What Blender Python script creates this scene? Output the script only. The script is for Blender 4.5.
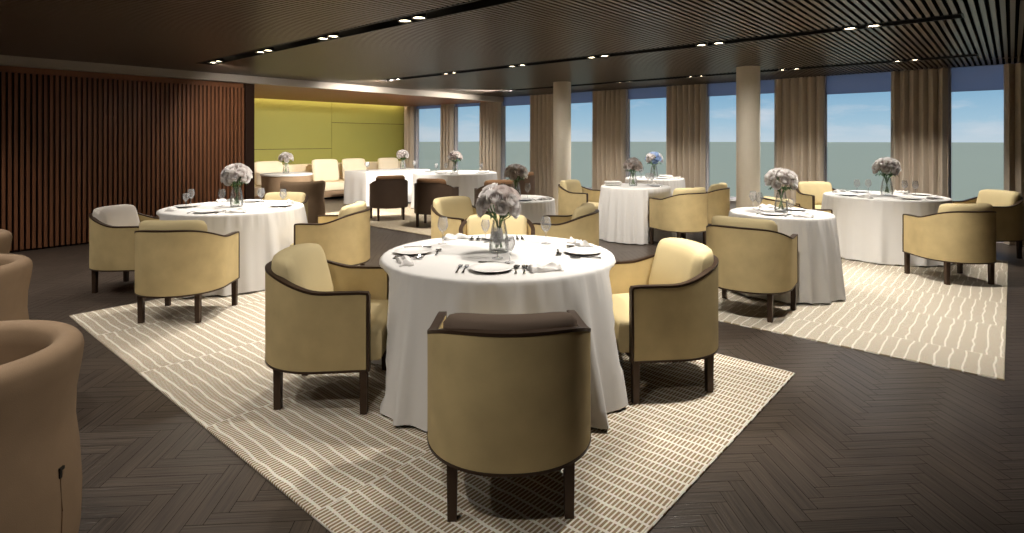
import bpy, math, random
from math import sin, cos, pi, sqrt, radians, atan2
from mathutils import Vector, noise
random.seed(7)
SC = bpy.context.scene
COL = SC.collection
for o in list(bpy.data.objects): bpy.data.objects.remove(o)

# ------------------------------------------------------------------ camera
cam = bpy.data.cameras.new('camera'); co = bpy.data.objects.new('camera', cam); COL.objects.link(co)
co.location = (0, 0, 1.5); co.rotation_euler = (pi/2, 0, radians(41.1))
cam.sensor_width = 36; cam.lens = 573.15/1024*36; cam.shift_y = -126.5/1024; cam.clip_start = .05; cam.clip_end = 9000
SC.camera = co
SC.cycles.caustics_reflective = False; SC.cycles.caustics_refractive = False; SC.cycles.sample_clamp_indirect = 3.0; SC.cycles.blur_glossy = 1.0
vs = SC.view_settings
SC.display_settings.display_device = 'sRGB'
vs.view_transform = 'Standard'; vs.look = 'None'; vs.gamma = 1; vs.use_curve_mapping = False; vs.exposure = 0.20

def lin(c):
    f = lambda v: v/12.92 if v <= .04045 else ((v+.055)/1.055)**2.4
    return tuple(f(x/255) for x in c) + (1,)

# ------------------------------------------------------------------ sky
SKY_STRENGTH = 0.8
w = bpy.data.worlds.new('sky'); SC.world = w; w.use_nodes = True
nt = w.node_tree; N = nt.nodes; L = nt.links; N.clear()
out = N.new('ShaderNodeOutputWorld'); bg = N.new('ShaderNodeBackground'); bg.inputs[1].default_value = SKY_STRENGTH
tc = N.new('ShaderNodeTexCoord'); sx = N.new('ShaderNodeSeparateXYZ'); L.new(tc.outputs['Generated'], sx.inputs[0])
rp = N.new('ShaderNodeValToRGB'); L.new(sx.outputs['Z'], rp.inputs[0])
e = rp.color_ramp.elements
e[0].position = 0; e[0].color = lin((204, 220, 232)); e[1].position = 1; e[1].color = lin((70, 120, 185))
for p, c in ((.03, (172, 206, 228)), (.09, (128, 178, 214)), (.25, (92, 148, 202))):
    k = e.new(p); k.color = lin(c)
mp = N.new('ShaderNodeMapping'); mp.inputs['Scale'].default_value = (6, 6, 26); L.new(tc.outputs['Generated'], mp.inputs[0])
nz = N.new('ShaderNodeTexNoise'); nz.inputs['Scale'].default_value = 1.0; nz.inputs['Detail'].default_value = 6; nz.inputs['Roughness'].default_value = .55
L.new(mp.outputs[0], nz.inputs[0])
cr = N.new('ShaderNodeValToRGB'); cr.color_ramp.elements[0].position = .52; cr.color_ramp.elements[1].position = .72
L.new(nz.outputs[0], cr.inputs[0])
cm = N.new('ShaderNodeMath'); cm.operation = 'MULTIPLY'; cm.inputs[1].default_value = .8; L.new(cr.outputs[0], cm.inputs[0])
mx = N.new('ShaderNodeMixRGB'); L.new(cm.outputs[0], mx.inputs[0]); L.new(rp.outputs[0], mx.inputs[1]); mx.inputs[2].default_value = lin((225, 230, 238))
L.new(mx.outputs[0], bg.inputs[0]); L.new(bg.outputs[0], out.inputs[0])

# ------------------------------------------------------------------ lamps: ceiling spots in the three slots, plus two unseen rows added for fill
WARM = (1.0, .94, .855)
LAMP_X = (-8.40, -6.95, -5.50, -4.10, -2.60, -1.10)
SLOT_Y = (3.32, 6.42, 9.52)
SPOT_W = {3.32: 90, 6.42: 92, 9.52: 80, .22: 60, -2.88: 98}
MUL = {(-8.40, .22): 3.0, (-8.40, -2.88): 1.8, (-8.40, 3.32): 1.8, (-6.95, 3.32): 1.5, (-5.50, 3.32): 1.5, (-2.60, 3.32): .75, (-1.10, 3.32): 1.7, (-8.40, 6.42): 6.0, (-8.40, 9.52): 4.5, (-5.50, 6.42): 1.15, (-2.60, 6.42): 1.35, (-4.10, 6.42): .75, (-1.10, 6.42): 1.5, (-1.10, 9.52): 1.3}
SPOT_A = {3.32: 100, 6.42: 105, 9.52: 110, .22: 130, -2.88: 130}
SPOTS = {}
def spot(x, y, power, ang=80, tx=0, ty=0, blend=.7, col=WARM):
    d = bpy.data.lights.new('spot_beam', 'SPOT'); d.energy = power; d.color = col; d.spot_size = radians(ang); d.spot_blend = blend; d.shadow_soft_size = .045
    o = bpy.data.objects.new('spot_beam', d); COL.objects.link(o); o.location = (x, y, 2.575)
    v = Vector((tx, ty, -1.8)); o.rotation_euler = v.to_track_quat('-Z', 'Y').to_euler(); return o
AIM2 = {(-2.60, 6.42): (-.25, 1.2), (-5.50, 6.42): (-.5, 1.2), (-8.40, 3.32): (0, -.3), (-1.10, 3.32): (-.2, .8)}
AIM = {(-8.40, 6.42): (-2.4, .3), (-8.40, 9.52): (-2.3, -.8), (-8.40, 3.32): (-1.8, 1.9), (-1.10, 3.32): (-1.1, -.45)}
for y in SLOT_Y + (.22, -2.88):  # the two rows outside the slots are added to brighten camera-facing sides
    for x in LAMP_X:
        for s in (-1, 1):
            if y < 1 and s == 1: continue
            a = AIM.get((x, y), (0, 0))
            if s == 1 and (x, y) in AIM2: a = AIM2[(x, y)]
            wide = (x, y, s) == (-8.40, 3.32, 1)
            SPOTS[(x, y, s)] = spot(x + s*.1, y, SPOT_W[y]*(.9 if wide else MUL.get((x, y), 1)), 165 if wide else SPOT_A[y], *a, blend=1.0 if x < -6 else .7)
sun = bpy.data.lights.new('sun', 'SUN'); sun.energy = 2.6; sun.angle = radians(2); sun.color = (1, .96, .88)
so = bpy.data.objects.new('sun', sun); COL.objects.link(so); so.rotation_euler = Vector((-.5, .55, -1)).to_track_quat('-Z', 'Y').to_euler()

# ------------------------------------------------------------------ helpers
def tag(o, label, cat=None, group=None):
    o['label'] = label
    if cat: o['category'] = cat
    if group: o['group'] = group
    return o
def struct(o): o['kind'] = 'structure'; return o
def empty(name, loc, rz=0):
    o = bpy.data.objects.new(name, None); COL.objects.link(o); o.location = loc; o.rotation_euler = (0, 0, rz); o.empty_display_size = .1
    return o
def link(name, me, parent=None, loc=(0, 0, 0), rz=0):
    o = bpy.data.objects.new(name, me); COL.objects.link(o); o.parent = parent; o.location = loc
    if rz: o.rotation_euler = (0, 0, rz)
    return o
class MB:
    def __init__(s): s.v = []; s.f = []; s.m = []; s.uv = []
    def quad(s, a, b, c, d, m=0):
        i = len(s.v); s.v += [a, b, c, d]; s.f.append((i, i+1, i+2, i+3)); s.m.append(m)
    def box(s, lo, hi, m=0):
        i = len(s.v); (a, b, c), (d, e, f) = lo, hi
        s.v += [(a, b, c), (d, b, c), (d, e, c), (a, e, c), (a, b, f), (d, b, f), (d, e, f), (a, e, f)]
        for q in ((3, 2, 1, 0), (4, 5, 6, 7), (0, 1, 5, 4), (1, 2, 6, 5), (2, 3, 7, 6), (3, 0, 4, 7)):
            s.f.append(tuple(i+k for k in q)); s.m.append(m)
    def loft(s, rings, closed=True, cap0=False, cap1=False, loop=False, m=0):
        n = len(rings[0]); i0 = len(s.v)
        for r in rings: s.v += [tuple(p) for p in r]
        R = len(rings)
        for k in range(R if loop else R-1):
            a = i0 + k*n; b = i0 + ((k+1) % R)*n
            for j in range(n if closed else n-1):
                j2 = (j+1) % n
                s.f.append((a+j, a+j2, b+j2, b+j)); s.m.append(m)
        if cap0: s.f.append(tuple(i0+j for j in reversed(range(n)))); s.m.append(m)
        if cap1: s.f.append(tuple(i0+(R-1)*n+j for j in range(n))); s.m.append(m)
    def lathe(s, prof, seg=24, m=0, c=(0, 0), cap=True):
        rings = [[(c[0]+r*cos(2*pi*j/seg), c[1]+r*sin(2*pi*j/seg), z) for j in range(seg)] for r, z in prof]
        s.loft(rings, True, cap, cap, m=m)
    def tube(s, pts, rad, seg=8, m=0):
        pts = [Vector(p) for p in pts]; rings = []
        for i, p in enumerate(pts):
            t = (pts[min(i+1, len(pts)-1)] - pts[max(i-1, 0)]).normalized()
            u = t.cross(Vector((0, 0, 1)))
            if u.length < .05: u = t.cross(Vector((1, 0, 0)))
            u.normalize(); v = t.cross(u)
            r = rad[i] if isinstance(rad, (list, tuple)) else rad
            rings.append([p + u*r*cos(2*pi*j/seg) + v*r*sin(2*pi*j/seg) for j in range(seg)])
        s.loft(rings, True, True, True, m=m)
    def mesh(s, name, mats, smooth=True, ang=40, fix=True):
        me = bpy.data.meshes.new(name); me.from_pydata([tuple(p) for p in s.v], [], s.f)
        for m in (mats if isinstance(mats, (list, tuple)) else [mats]): me.materials.append(m)
        me.polygons.foreach_set('material_index', s.m)
        me.update()
        if fix:
            import bmesh
            b = bmesh.new(); b.from_mesh(me); bmesh.ops.recalc_face_normals(b, faces=b.faces); b.to_mesh(me); b.free()
        if smooth:
            me.polygons.foreach_set('use_smooth', [True]*len(me.polygons))
            me.set_sharp_from_angle(angle=radians(ang))
        me.update(); return me
    def obj(s, name, mats, parent=None, loc=(0, 0, 0), **k): return link(name, s.mesh(name, mats, **k), parent, loc)

# ------------------------------------------------------------------ materials
def mat(name, rgb, rough=.6, spec=.3, metal=0, var=.0, vscale=6, bump=0, bscale=200, sheen=0, stretch=(1, 1, 1)):
    m = bpy.data.materials.new(name); m.use_nodes = True; nt = m.node_tree; N = nt.nodes; L = nt.links
    p = N['Principled BSDF']; c = lin(rgb)
    p.inputs['Base Color'].default_value = c; p.inputs['Roughness'].default_value = rough; p.inputs['Specular IOR Level'].default_value = spec; p.inputs['Metallic'].default_value = metal
    if sheen: p.inputs['Sheen Weight'].default_value = sheen; p.inputs['Sheen Roughness'].default_value = .5
    if var or bump:
        tc = N.new('ShaderNodeTexCoord'); mp = N.new('ShaderNodeMapping'); mp.inputs['Scale'].default_value = stretch; L.new(tc.outputs['Object'], mp.inputs[0])
    if var:
        n = N.new('ShaderNodeTexNoise'); n.inputs['Scale'].default_value = vscale; n.inputs['Detail'].default_value = 4; L.new(mp.outputs[0], n.inputs[0])
        mx = N.new('ShaderNodeMixRGB'); L.new(n.outputs[0], mx.inputs[0])
        mx.inputs[1].default_value = tuple(x*(1-var) for x in c[:3]) + (1,); mx.inputs[2].default_value = tuple(min(1, x*(1+var)) for x in c[:3]) + (1,)
        L.new(mx.outputs[0], p.inputs['Base Color'])
    if bump:
        n2 = N.new('ShaderNodeTexNoise'); n2.inputs['Scale'].default_value = bscale; n2.inputs['Detail'].default_value = 2; L.new(mp.outputs[0], n2.inputs[0])
        b = N.new('ShaderNodeBump'); b.inputs['Strength'].default_value = bump; b.inputs['Distance'].default_value = .004; L.new(n2.outputs[0], b.inputs['Height']); L.new(b.outputs[0], p.inputs['Normal'])
    return m
def emis(name, rgb, s):
    m = bpy.data.materials.new(name); m.use_nodes = True; N = m.node_tree.nodes; p = N['Principled BSDF']
    p.inputs['Base Color'].default_value = lin(rgb); p.inputs['Emission Color'].default_value = lin(rgb); p.inputs['Emission Strength'].default_value = s
    return m
def glassy(name, tint=(1, 1, 1), ior=1.45, glint=0.0):
    m = bpy.data.materials.new(name); m.use_nodes = True; nt = m.node_tree; N = nt.nodes; L = nt.links; N.clear()
    o = N.new('ShaderNodeOutputMaterial'); t = N.new('ShaderNodeBsdfTransparent'); t.inputs[0].default_value = tint + (1,)
    g = N.new('ShaderNodeBsdfGlossy'); g.inputs['Roughness'].default_value = .03
    f = N.new('ShaderNodeFresnel'); f.inputs[0].default_value = ior
    mx = N.new('ShaderNodeMixShader'); ml = N.new('ShaderNodeMath'); ml.operation = 'MULTIPLY'; ml.inputs[1].default_value = .55; L.new(f.outputs[0], ml.inputs[0]); L.new(ml.outputs[0], mx.inputs[0]); L.new(t.outputs[0], mx.inputs[1]); L.new(g.outputs[0], mx.inputs[2])
    last = mx
    if glint:
        d = N.new('ShaderNodeBsdfDiffuse'); d.inputs[0].default_value = (.9, .9, .9, 1); m2 = N.new('ShaderNodeMixShader'); m2.inputs[0].default_value = glint  # white diffuse mixed in, a painted highlight on the glass
        L.new(mx.outputs[0], m2.inputs[1]); L.new(d.outputs[0], m2.inputs[2]); last = m2
    L.new(last.outputs[0], o.inputs[0]); return m

M = {}
M['beige'] = mat('beige_fabric', (188, 168, 123), .7, .25, var=.22, vscale=7, bump=.15, bscale=350)
M['beige_cushion'] = mat('beige_cushion', (202, 185, 143), .8, .2, var=.05, vscale=7, bump=.2, bscale=420)
M['taupe'] = mat('taupe_cushion', (106, 91, 79), .85, .2, var=.06, bump=.2, bscale=420)
M['grey_cushion'] = mat('grey_cushion', (205, 196, 186), .85, .2, var=.04, bump=.2, bscale=420)
M['bronze'] = mat('bronze_metal', (66, 50, 38), .42, .4, .35, var=.08, vscale=20)
M['brown_uph'] = mat('brown_upholstery', (146, 122, 97), .75, .25, var=.18, vscale=8, bump=.2, bscale=380)
M['dark_uph'] = mat('dark_brown_fabric', (82, 66, 54), .75, .25, var=.08, vscale=9, bump=.15, bscale=350)
M['brown_cushion'] = mat('brown_cushion', (118, 88, 62), .8, .2, var=.06, bump=.2, bscale=420)
M['cloth'] = mat('white_linen', (218, 215, 211), .8, .2, var=.015, vscale=5, bump=.12, bscale=500)
M['napkin'] = mat('napkin_linen', (228, 224, 220), .85, .15, var=.03, bump=.2, bscale=300)
M['china'] = mat('white_china', (240, 238, 234), .18, .5)
M['china_shade'] = mat('shaded_china', (128, 120, 112), .3, .5)  # greyer copy of the china, shade put into the colour
M['steel'] = mat('polished_steel', (190, 188, 184), .16, .5, 1.0)
M['cream'] = mat('cream_upholstery', (238, 222, 192), .75, .2, var=.03, bump=.15, bscale=300)
M['green'] = mat('olive_green_panel', (140, 136, 66), .6, .25, var=.04, vscale=3, bump=.05, bscale=300)
M['wood_dark'] = mat('dark_slat_wood', (114, 73, 48), .42, .35, var=.25, vscale=4, bump=.08, bscale=60, stretch=(8, 8, .6))
M['wood_back'] = mat('dark_backing', (44, 28, 20), .8, .15, var=.1)
M['soffit'] = mat('soffit_wood', (132, 84, 58), .5, .3, var=.12, vscale=3, stretch=(1, .2, 1))
M['plaster'] = mat('pale_plaster', (180, 170, 158), .8, .2, var=.03)
M['mold'] = mat('pale_moulding', (158, 149, 139), .6, .25, var=.03)
M['white_paint'] = mat('white_frame_paint', (214, 210, 212), .5, .3, var=.02)
M['slat_metal'] = mat('bronze_slat_metal', (90, 77, 65), .34, .5, .3, var=.05)
M['void'] = mat('black_void', (10, 9, 8), .9, .1, var=.05)
M['black'] = mat('black_metal', (18, 16, 15), .45, .4, .3, var=.05)
M['curtain'] = mat('curtain_fabric', (186, 172, 154), .85, .15, var=.06, vscale=30, bump=.1, bscale=400, sheen=.1)
M['column'] = mat('column_plaster', (232, 223, 206), .7, .25, var=.04, vscale=40, stretch=(1, 1, .25))
M['stem'] = mat('green_stem', (78, 112, 58), .5, .3, var=.2, vscale=30)
M['leaf'] = mat('green_leaf', (58, 92, 46), .5, .3, var=.2, vscale=30)
M['petal'] = mat('white_petal', (236, 232, 230), .6, .2, var=.08, vscale=25)
M['petal_dusk'] = mat('dusky_petal', (214, 204, 200), .6, .2, var=.12, vscale=25)
M['petal_blue'] = mat('pale_blue_petal', (186, 206, 236), .6, .2, var=.08, vscale=25)
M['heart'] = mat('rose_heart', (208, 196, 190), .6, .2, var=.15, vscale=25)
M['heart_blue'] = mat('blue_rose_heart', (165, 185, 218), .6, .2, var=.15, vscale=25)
for k in ('petal', 'petal_dusk', 'petal_blue', 'heart', 'heart_blue'):          # petals let some light through
    nt = M[k].node_tree; N = nt.nodes; L = nt.links; p = N['Principled BSDF']; tr = N.new('ShaderNodeBsdfTranslucent'); mxp = N.new('ShaderNodeMixShader'); mxp.inputs[0].default_value = .38
    L.new(p.inputs['Base Color'].links[0].from_socket, tr.inputs[0]); L.new(p.outputs[0], mxp.inputs[1]); L.new(tr.outputs[0], mxp.inputs[2]); L.new(mxp.outputs[0], N['Material Output'].inputs[0])
M['glass'] = glassy('clear_glass', (.985, .985, .985), 1.32, .17)
M['pane'] = glassy('window_glass', (.97, .98, .98), 1.25)
M['vase'] = glassy('vase_glass', (.985, .99, .985), 1.33, .09)
M['lens'] = emis('lamp_lens', (255, 236, 200), 18)
M['cove'] = emis('cove_strip', (255, 238, 205), 20)
M['sea'] = mat('sea_water', (166, 168, 142), .55, .12, var=.06, vscale=.002, stretch=(1, 1, 1))

def film(name, rgb, fac):
    m = bpy.data.materials.new(name); m.use_nodes = True; nt = m.node_tree; N = nt.nodes; L = nt.links; N.clear()
    o = N.new('ShaderNodeOutputMaterial'); t = N.new('ShaderNodeBsdfTransparent'); t.inputs[0].default_value = lin((188, 184, 196))
    d = N.new('ShaderNodeBsdfTranslucent'); d.inputs[0].default_value = lin(rgb)
    mx = N.new('ShaderNodeMixShader'); mx.inputs[0].default_value = fac; L.new(t.outputs[0], mx.inputs[1]); L.new(d.outputs[0], mx.inputs[2]); L.new(mx.outputs[0], o.inputs[0]); return m
M['blind'] = film('blind_film', (196, 190, 204), .5)

def floor_mat():
    m = bpy.data.materials.new('herringbone_oak'); m.use_nodes = True; nt = m.node_tree; N = nt.nodes; L = nt.links; p = N['Principled BSDF']
    uv = N.new('ShaderNodeUVMap'); uv.uv_map = 'plank'
    at = N.new('ShaderNodeAttribute'); at.attribute_name = 'tone'
    mp = N.new('ShaderNodeMapping'); mp.inputs['Scale'].default_value = (3, 90, 1); L.new(uv.outputs[0], mp.inputs[0])
    n = N.new('ShaderNodeTexNoise'); n.inputs['Scale'].default_value = 1; n.inputs['Detail'].default_value = 5; n.inputs['Distortion'].default_value = .6; L.new(mp.outputs[0], n.inputs[0])
    r = N.new('ShaderNodeValToRGB'); r.color_ramp.elements[0].position = .3; r.color_ramp.elements[0].color = lin((53, 45, 39)); r.color_ramp.elements[1].position = .72; r.color_ramp.elements[1].color = lin((86, 75, 66)); L.new(n.outputs[0], r.inputs[0])
    mr = N.new('ShaderNodeMapRange'); mr.inputs[3].default_value = .85; mr.inputs[4].default_value = 1.12; L.new(at.outputs['Fac'], mr.inputs[0])
    mu = N.new('ShaderNodeMixRGB'); mu.blend_type = 'MULTIPLY'; mu.inputs[0].default_value = 1; L.new(r.outputs[0], mu.inputs[1]); L.new(mr.outputs[0], mu.inputs[2]); L.new(mu.outputs[0], p.inputs['Base Color'])
    p.inputs['Roughness'].default_value = .38; p.inputs['Specular IOR Level'].default_value = .5
    b = N.new('ShaderNodeBump'); b.inputs['Strength'].default_value = .6; b.inputs['Distance'].default_value = .004; L.new(n.outputs[0], b.inputs['Height']); L.new(b.outputs[0], p.inputs['Normal'])
    return m
M['floor'] = floor_mat()

def rug_mat(name, along, row, bar, dark, light, seg, line=.40):
    """cream rug: wavy cream lines run along one axis, short brown dashes cross between them"""
    m = bpy.data.materials.new(name); m.use_nodes = True; nt = m.node_tree; N = nt.nodes; L = nt.links; p = N['Principled BSDF']
    p.inputs['Roughness'].default_value = .9; p.inputs['Specular IOR Level'].default_value = .1
    tc = N.new('ShaderNodeTexCoord'); s = N.new('ShaderNodeSeparateXYZ'); L.new(tc.outputs['Object'], s.inputs[0])
    U = s.outputs['X'] if along == 'X' else s.outputs['Y']; V = s.outputs['Y'] if along == 'X' else s.outputs['X']
    def mth(op, a, b=None, c=None):
        n = N.new('ShaderNodeMath'); n.operation = op
        for i, x in enumerate((a, b, c)):
            if x is None: continue
            if isinstance(x, (int, float)): n.inputs[i].default_value = x
            else: L.new(x, n.inputs[i])
        return n.outputs[0]
    ns = N.new('ShaderNodeTexNoise'); ns.inputs['Scale'].default_value = 5; ns.inputs['Detail'].default_value = 1; L.new(tc.outputs['Object'], ns.inputs[0])
    wob = mth('MULTIPLY', mth('SUBTRACT', ns.outputs[0], .5), row*.5)
    sg = mth('FLOOR', mth('DIVIDE', U, seg)); shift = mth('MULTIPLY', mth('FRACT', mth('MULTIPLY', sg, .618)), row)
    v = mth('DIVIDE', mth('ADD', mth('ADD', V, wob), shift), row)
    fv = mth('FRACT', v)
    gapv = mth('GREATER_THAN', mth('ABSOLUTE', mth('SUBTRACT', fv, .5)), line)
    roff = mth('MULTIPLY', mth('FLOOR', v), .37)
    fu = mth('FRACT', mth('ADD', mth('DIVIDE', U, bar), roff))
    gapu = mth('GREATER_THAN', mth('ABSOLUTE', mth('SUBTRACT', fu, .5)), .30)
    fs = mth('FRACT', mth('DIVIDE', U, seg)); gs = mth('GREATER_THAN', mth('ABSOLUTE', mth('SUBTRACT', fs, .5)), .497)
    g = mth('MAXIMUM', mth('MAXIMUM', gapv, gapu), gs)
    n2 = N.new('ShaderNodeTexNoise'); n2.inputs['Scale'].default_value = 60; n2.inputs['Detail'].default_value = 3; L.new(tc.outputs['Object'], n2.inputs[0])
    mx = N.new('ShaderNodeMixRGB'); L.new(g, mx.inputs[0]); mx.inputs[1].default_value = lin(dark); mx.inputs[2].default_value = lin(light)
    m2 = N.new('ShaderNodeMixRGB'); m2.blend_type = 'MULTIPLY'; m2.inputs[0].default_value = .25; L.new(mx.outputs[0], m2.inputs[1]); L.new(n2.outputs['Color'], m2.inputs[2]); L.new(m2.outputs[0], p.inputs['Base Color'])
    b = N.new('ShaderNodeBump'); b.inputs['Strength'].default_value = .4; b.inputs['Distance'].default_value = .003; L.new(g, b.inputs['Height']); L.new(b.outputs[0], p.inputs['Normal'])
    return m
M['rug_front'] = rug_mat('cream_dashed_rug', 'X', .069, .019, (158, 136, 106), (242, 236, 222), 1.05)
M['rug_side'] = rug_mat('cream_lined_rug', 'Y', .078, .016, (178, 162, 136), (242, 236, 222), .86, .425)
M['rug_back'] = rug_mat('pale_rug', 'X', .09, .018, (176, 158, 130), (226, 212, 188), .9)

# ------------------------------------------------------------------ floor
def build_floor():
    X0, X1, Y0, Y1 = -14.0, 2.0, -5.0, 11.3
    Wd, Ln = .07, .42; g = .0011
    V = []; F = []; UV = []; T = []
    k = 1/sqrt(2)
    def put(cx, cy, horiz):
        hx, hy = (Ln/2-g, Wd/2-g) if horiz else (Wd/2-g, Ln/2-g)
        cs = [(-hx, -hy), (hx, -hy), (hx, hy), (-hx, hy)]
        X = (cx-cy)*k; Y = (cx+cy)*k
        if not (X0-.3 < X < X1+.3 and Y0-.3 < Y < Y1+.3): return
        i = len(V); t = random.random(); ou, ov = random.random()*50, random.random()*50
        for a, b in cs:
            x, y = cx+a, cy+b
            V.append((min(max((x-y)*k, X0), X1), min(max((x+y)*k, Y0), Y1), 0))
            UV.append(((a if horiz else b)+ou, (b if horiz else a)+ov))
        F.append((i, i+1, i+2, i+3)); T.append(t)
    n = int(Ln/Wd); R = 290
    for i in range(-R, R):
        for j in range(-32, 32):
            bx = i*Wd + j*Ln; by = i*Wd - j*Ln
            if abs(bx) > 19 or abs(by) > 19: continue
            put(bx + Ln/2, by + Wd/2, True); put(bx + Ln + Wd/2, by + Wd - Ln/2, False)
    me = bpy.data.meshes.new('floor'); me.from_pydata(V, [], F); me.materials.append(M['floor']); me.materials.append(M['void'])
    u = me.uv_layers.new(name='plank'); u.data.foreach_set('uv', [c for p in UV for c in p])
    a = me.attributes.new('tone', 'FLOAT', 'FACE'); a.data.foreach_set('value', T)
    import bmesh
    bm = bmesh.new(); bm.from_mesh(me)
    vs_ = [bm.verts.new(p) for p in ((X0, Y0, -.004), (X1, Y0, -.004), (X1, Y1, -.004), (X0, Y1, -.004))]
    f = bm.faces.new(vs_); f.material_index = 1; bm.to_mesh(me); bm.free()
    o = link('floor', me); struct(o)
build_floor()

# ------------------------------------------------------------------ shell
def slats_ceiling():
    b = MB(); top = 2.70
    b.quad((-10, -5, top), (2, -5, top), (2, 11.3, top), (-10, 11.3, top), 1)
    x = -9.84
    while x < 1.98:
        cuts = [(-5, 11.0)]
        if -8.78 < x < -.33:
            ys = [-5]
            for sy in SLOT_Y: ys += [sy-.115, sy+.115]
            ys.append(11.0); cuts = [(ys[i], ys[i+1]) for i in range(0, len(ys), 2)]
        for y0, y1 in cuts: b.box((x, y0, 2.60), (x+.034, y1, 2.665), 0)
        x += .063
    struct(b.obj('ceiling', [M['slat_metal'], M['void']], smooth=False))
    for i, sy in enumerate(SLOT_Y):                      # black recessed channels
        c = MB(); x0, x1 = -8.8, -.32
        for yy in (sy-.115, sy+.10): c.box((x0, yy, 2.595), (x1, yy+.015, 2.69))
        for xx in (x0, x1-.015): c.box((xx, sy-.10, 2.595), (xx+.015, sy+.10, 2.69))
        c.box((x0, sy-.10, 2.672), (x1, sy+.10, 2.69))
        struct(c.obj('trim_%d' % (i+1), M['black'], smooth=False))
slats_ceiling()

def wall_left():
    b = MB()
    b.box((-10.25, -5, 0), (-10.06, 4.6, 2.70), 1)
    y = -4.98
    while y < 4.40:
        b.box((-10.06, y, .03), (-10.02, y+.036, 2.40), 0); y += .0625
    b.box((-10.06, -5, 2.40), (-10.03, 4.42, 2.48), 0)
    b.box((-10.06, 4.45, 0), (-10.0, 4.6, 2.48), 1)
    struct(b.obj('wall_left', [M['wood_dark'], M['wood_back']], smooth=False))
    m = MB(); m.box((-10.0, -5, 2.48), (-9.86, 10.98, 2.62)); m.box((-9.86, -5, 2.51), (-9.845, 10.98, 2.60))
    struct(m.obj('trim_4', M['mold'], smooth=False))
    s = MB(); s.box((-13.60, 4.6, 2.50), (-10.0, 11.0, 2.53)); s.box((-13.60, 4.6, 2.53), (-13.57, 11.0, 2.60)); s.box((-14, 4.6, 2.72), (-10, 11.3, 2.76), 1)
    struct(s.obj('ceiling_alcove', [M['soffit'], M['plaster']], smooth=False))
    a = MB(); a.box((-14, 4.5, 0), (-10.25, 4.6, 2.72)); struct(a.obj('wall_alcove', M['plaster'], smooth=False))
    g = MB(); g.box((-14, 4.6, 0), (-13.82, 11.3, 2.72), 1)
    q = .006
    for y0, y1, zs in ((4.6, 8.44, (0, 1.27, 2.70)), (8.44, 11.0, (0, 1.97, 2.70))):
        for i in range(len(zs)-1): g.box((-13.82, y0+q, zs[i]+q), (-13.80, y1-q, zs[i+1]-q), 0)
    struct(g.obj('wall_green', [M['green'], M['wood_back']], smooth=False))
wall_left()
cv = MB(); cv.box((-13.66, 4.75, 2.605), (-13.61, 10.7, 2.625)); cv.box((-13.665, 4.75, 2.60), (-13.6, 4.76, 2.64)); cv.box((-13.665, 10.69, 2.60), (-13.6, 10.70, 2.64))
t = empty('cove_light', (0, 0, 0)); tag(t, 'warm strip light hidden in the recess above the olive green wall', 'light')
cv.obj('light_strip', M['cove'], t, smooth=False)
hb = MB(); hb.box((-13.66, 4.75, 2.625), (-13.60, 10.7, 2.72)); hb.obj('bracket', M['black'], t, smooth=False)

# window wall: (left edge, right edge) of every visible opening
WINS = [(-13.36, -12.0, 2.43), (-11.68, -10.45, 2.43), (-9.90, -8.75, 2.39), (-8.20, -6.95, 2.37), (-6.28, -5.2, 2.39), (-4.52, -3.05, 2.37), (-2.44, -1.30, 2.30), (-.73, .1, 2.25)]
def wall_windows():
    b = MB(); Y0, Y1 = 10.98, 11.07; SZ, HZ = .38, 2.68
    b.box((-14, Y0, 0), (2, Y1, SZ)); b.box((-14, Y0, HZ), (2, Y1, 2.76))
    edges = [-14] + [e for w_ in WINS for e in w_[:2]] + [2]
    for i in range(0, len(edges), 2): b.box((edges[i], Y0, SZ), (edges[i+1], Y1, HZ))
    struct(b.obj('wall_windows', M['white_paint'], smooth=False))
    names = ('corner window beside the green wall', 'window above the wide table by the corner', 'window before the slim column', 'window just past the slim column', 'window behind the blue bouquet', 'window before the near column', 'wide window past the near column', 'last window beside the final curtain')
    for i, (x0, x1, bz) in enumerate(WINS):
        t = struct(empty('window_%d' % (i+1), (x0, Y1, 0)))
        f = MB(); W = x1-x0; d = .03
        f.box((0, -.05, SZ), (d, 0, HZ)); f.box((W-d, -.05, SZ), (W, 0, HZ)); f.box((d, -.05, SZ), (W-d, 0, SZ+d)); f.box((d, -.05, HZ-d), (W-d, 0, HZ))
        fr = f.obj('window_frame', M['white_paint'], t, smooth=False)
        g = MB(); g.box((d, -.03, SZ+d), (W-d, -.022, HZ-d)); g.obj('pane', M['pane'], fr, smooth=False)
        s = MB(); s.box((-.02, -.22, SZ-.03), (W+.02, -.055, SZ+.012)); s.obj('sill', M['white_paint'], t, smooth=False)
        bt = empty('roller_blind', (x0, 10.965, 0)); tag(bt, 'blue roller blind a little way down the ' + names[i], 'blind', 'roller blinds at the window tops')
        r = MB(); r.box((.03, -.003, bz), (W-.03, 0, 2.62)); r.obj('blind_fabric', M['blind'], bt, smooth=False)
        h = MB(); h.box((.03, -.01, bz-.02), (W-.03, .006, bz)); h.obj('bottom_bar', M['blind'], bt, smooth=False)
        h = MB(); h.box((.01, -.035, 2.60), (W-.01, .035, 2.675)); h.obj('cassette', M['black'], bt, smooth=False)
wall_windows()
b = MB(); b.box((2, -5.2, 0), (2.15, 11.3, 2.76)); struct(b.obj('wall_right', M['plaster'], smooth=False))
b = MB(); b.box((-14, -5.2, 0), (2, -5, 2.76)); struct(b.obj('wall_back', M['plaster'], smooth=False))
b = MB(); b.quad((-6000, 11.6, -22), (6000, 11.6, -22), (6000, 7000, -22), (-6000, 7000, -22)); struct(b.obj('sea', M['sea'], smooth=False))

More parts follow.
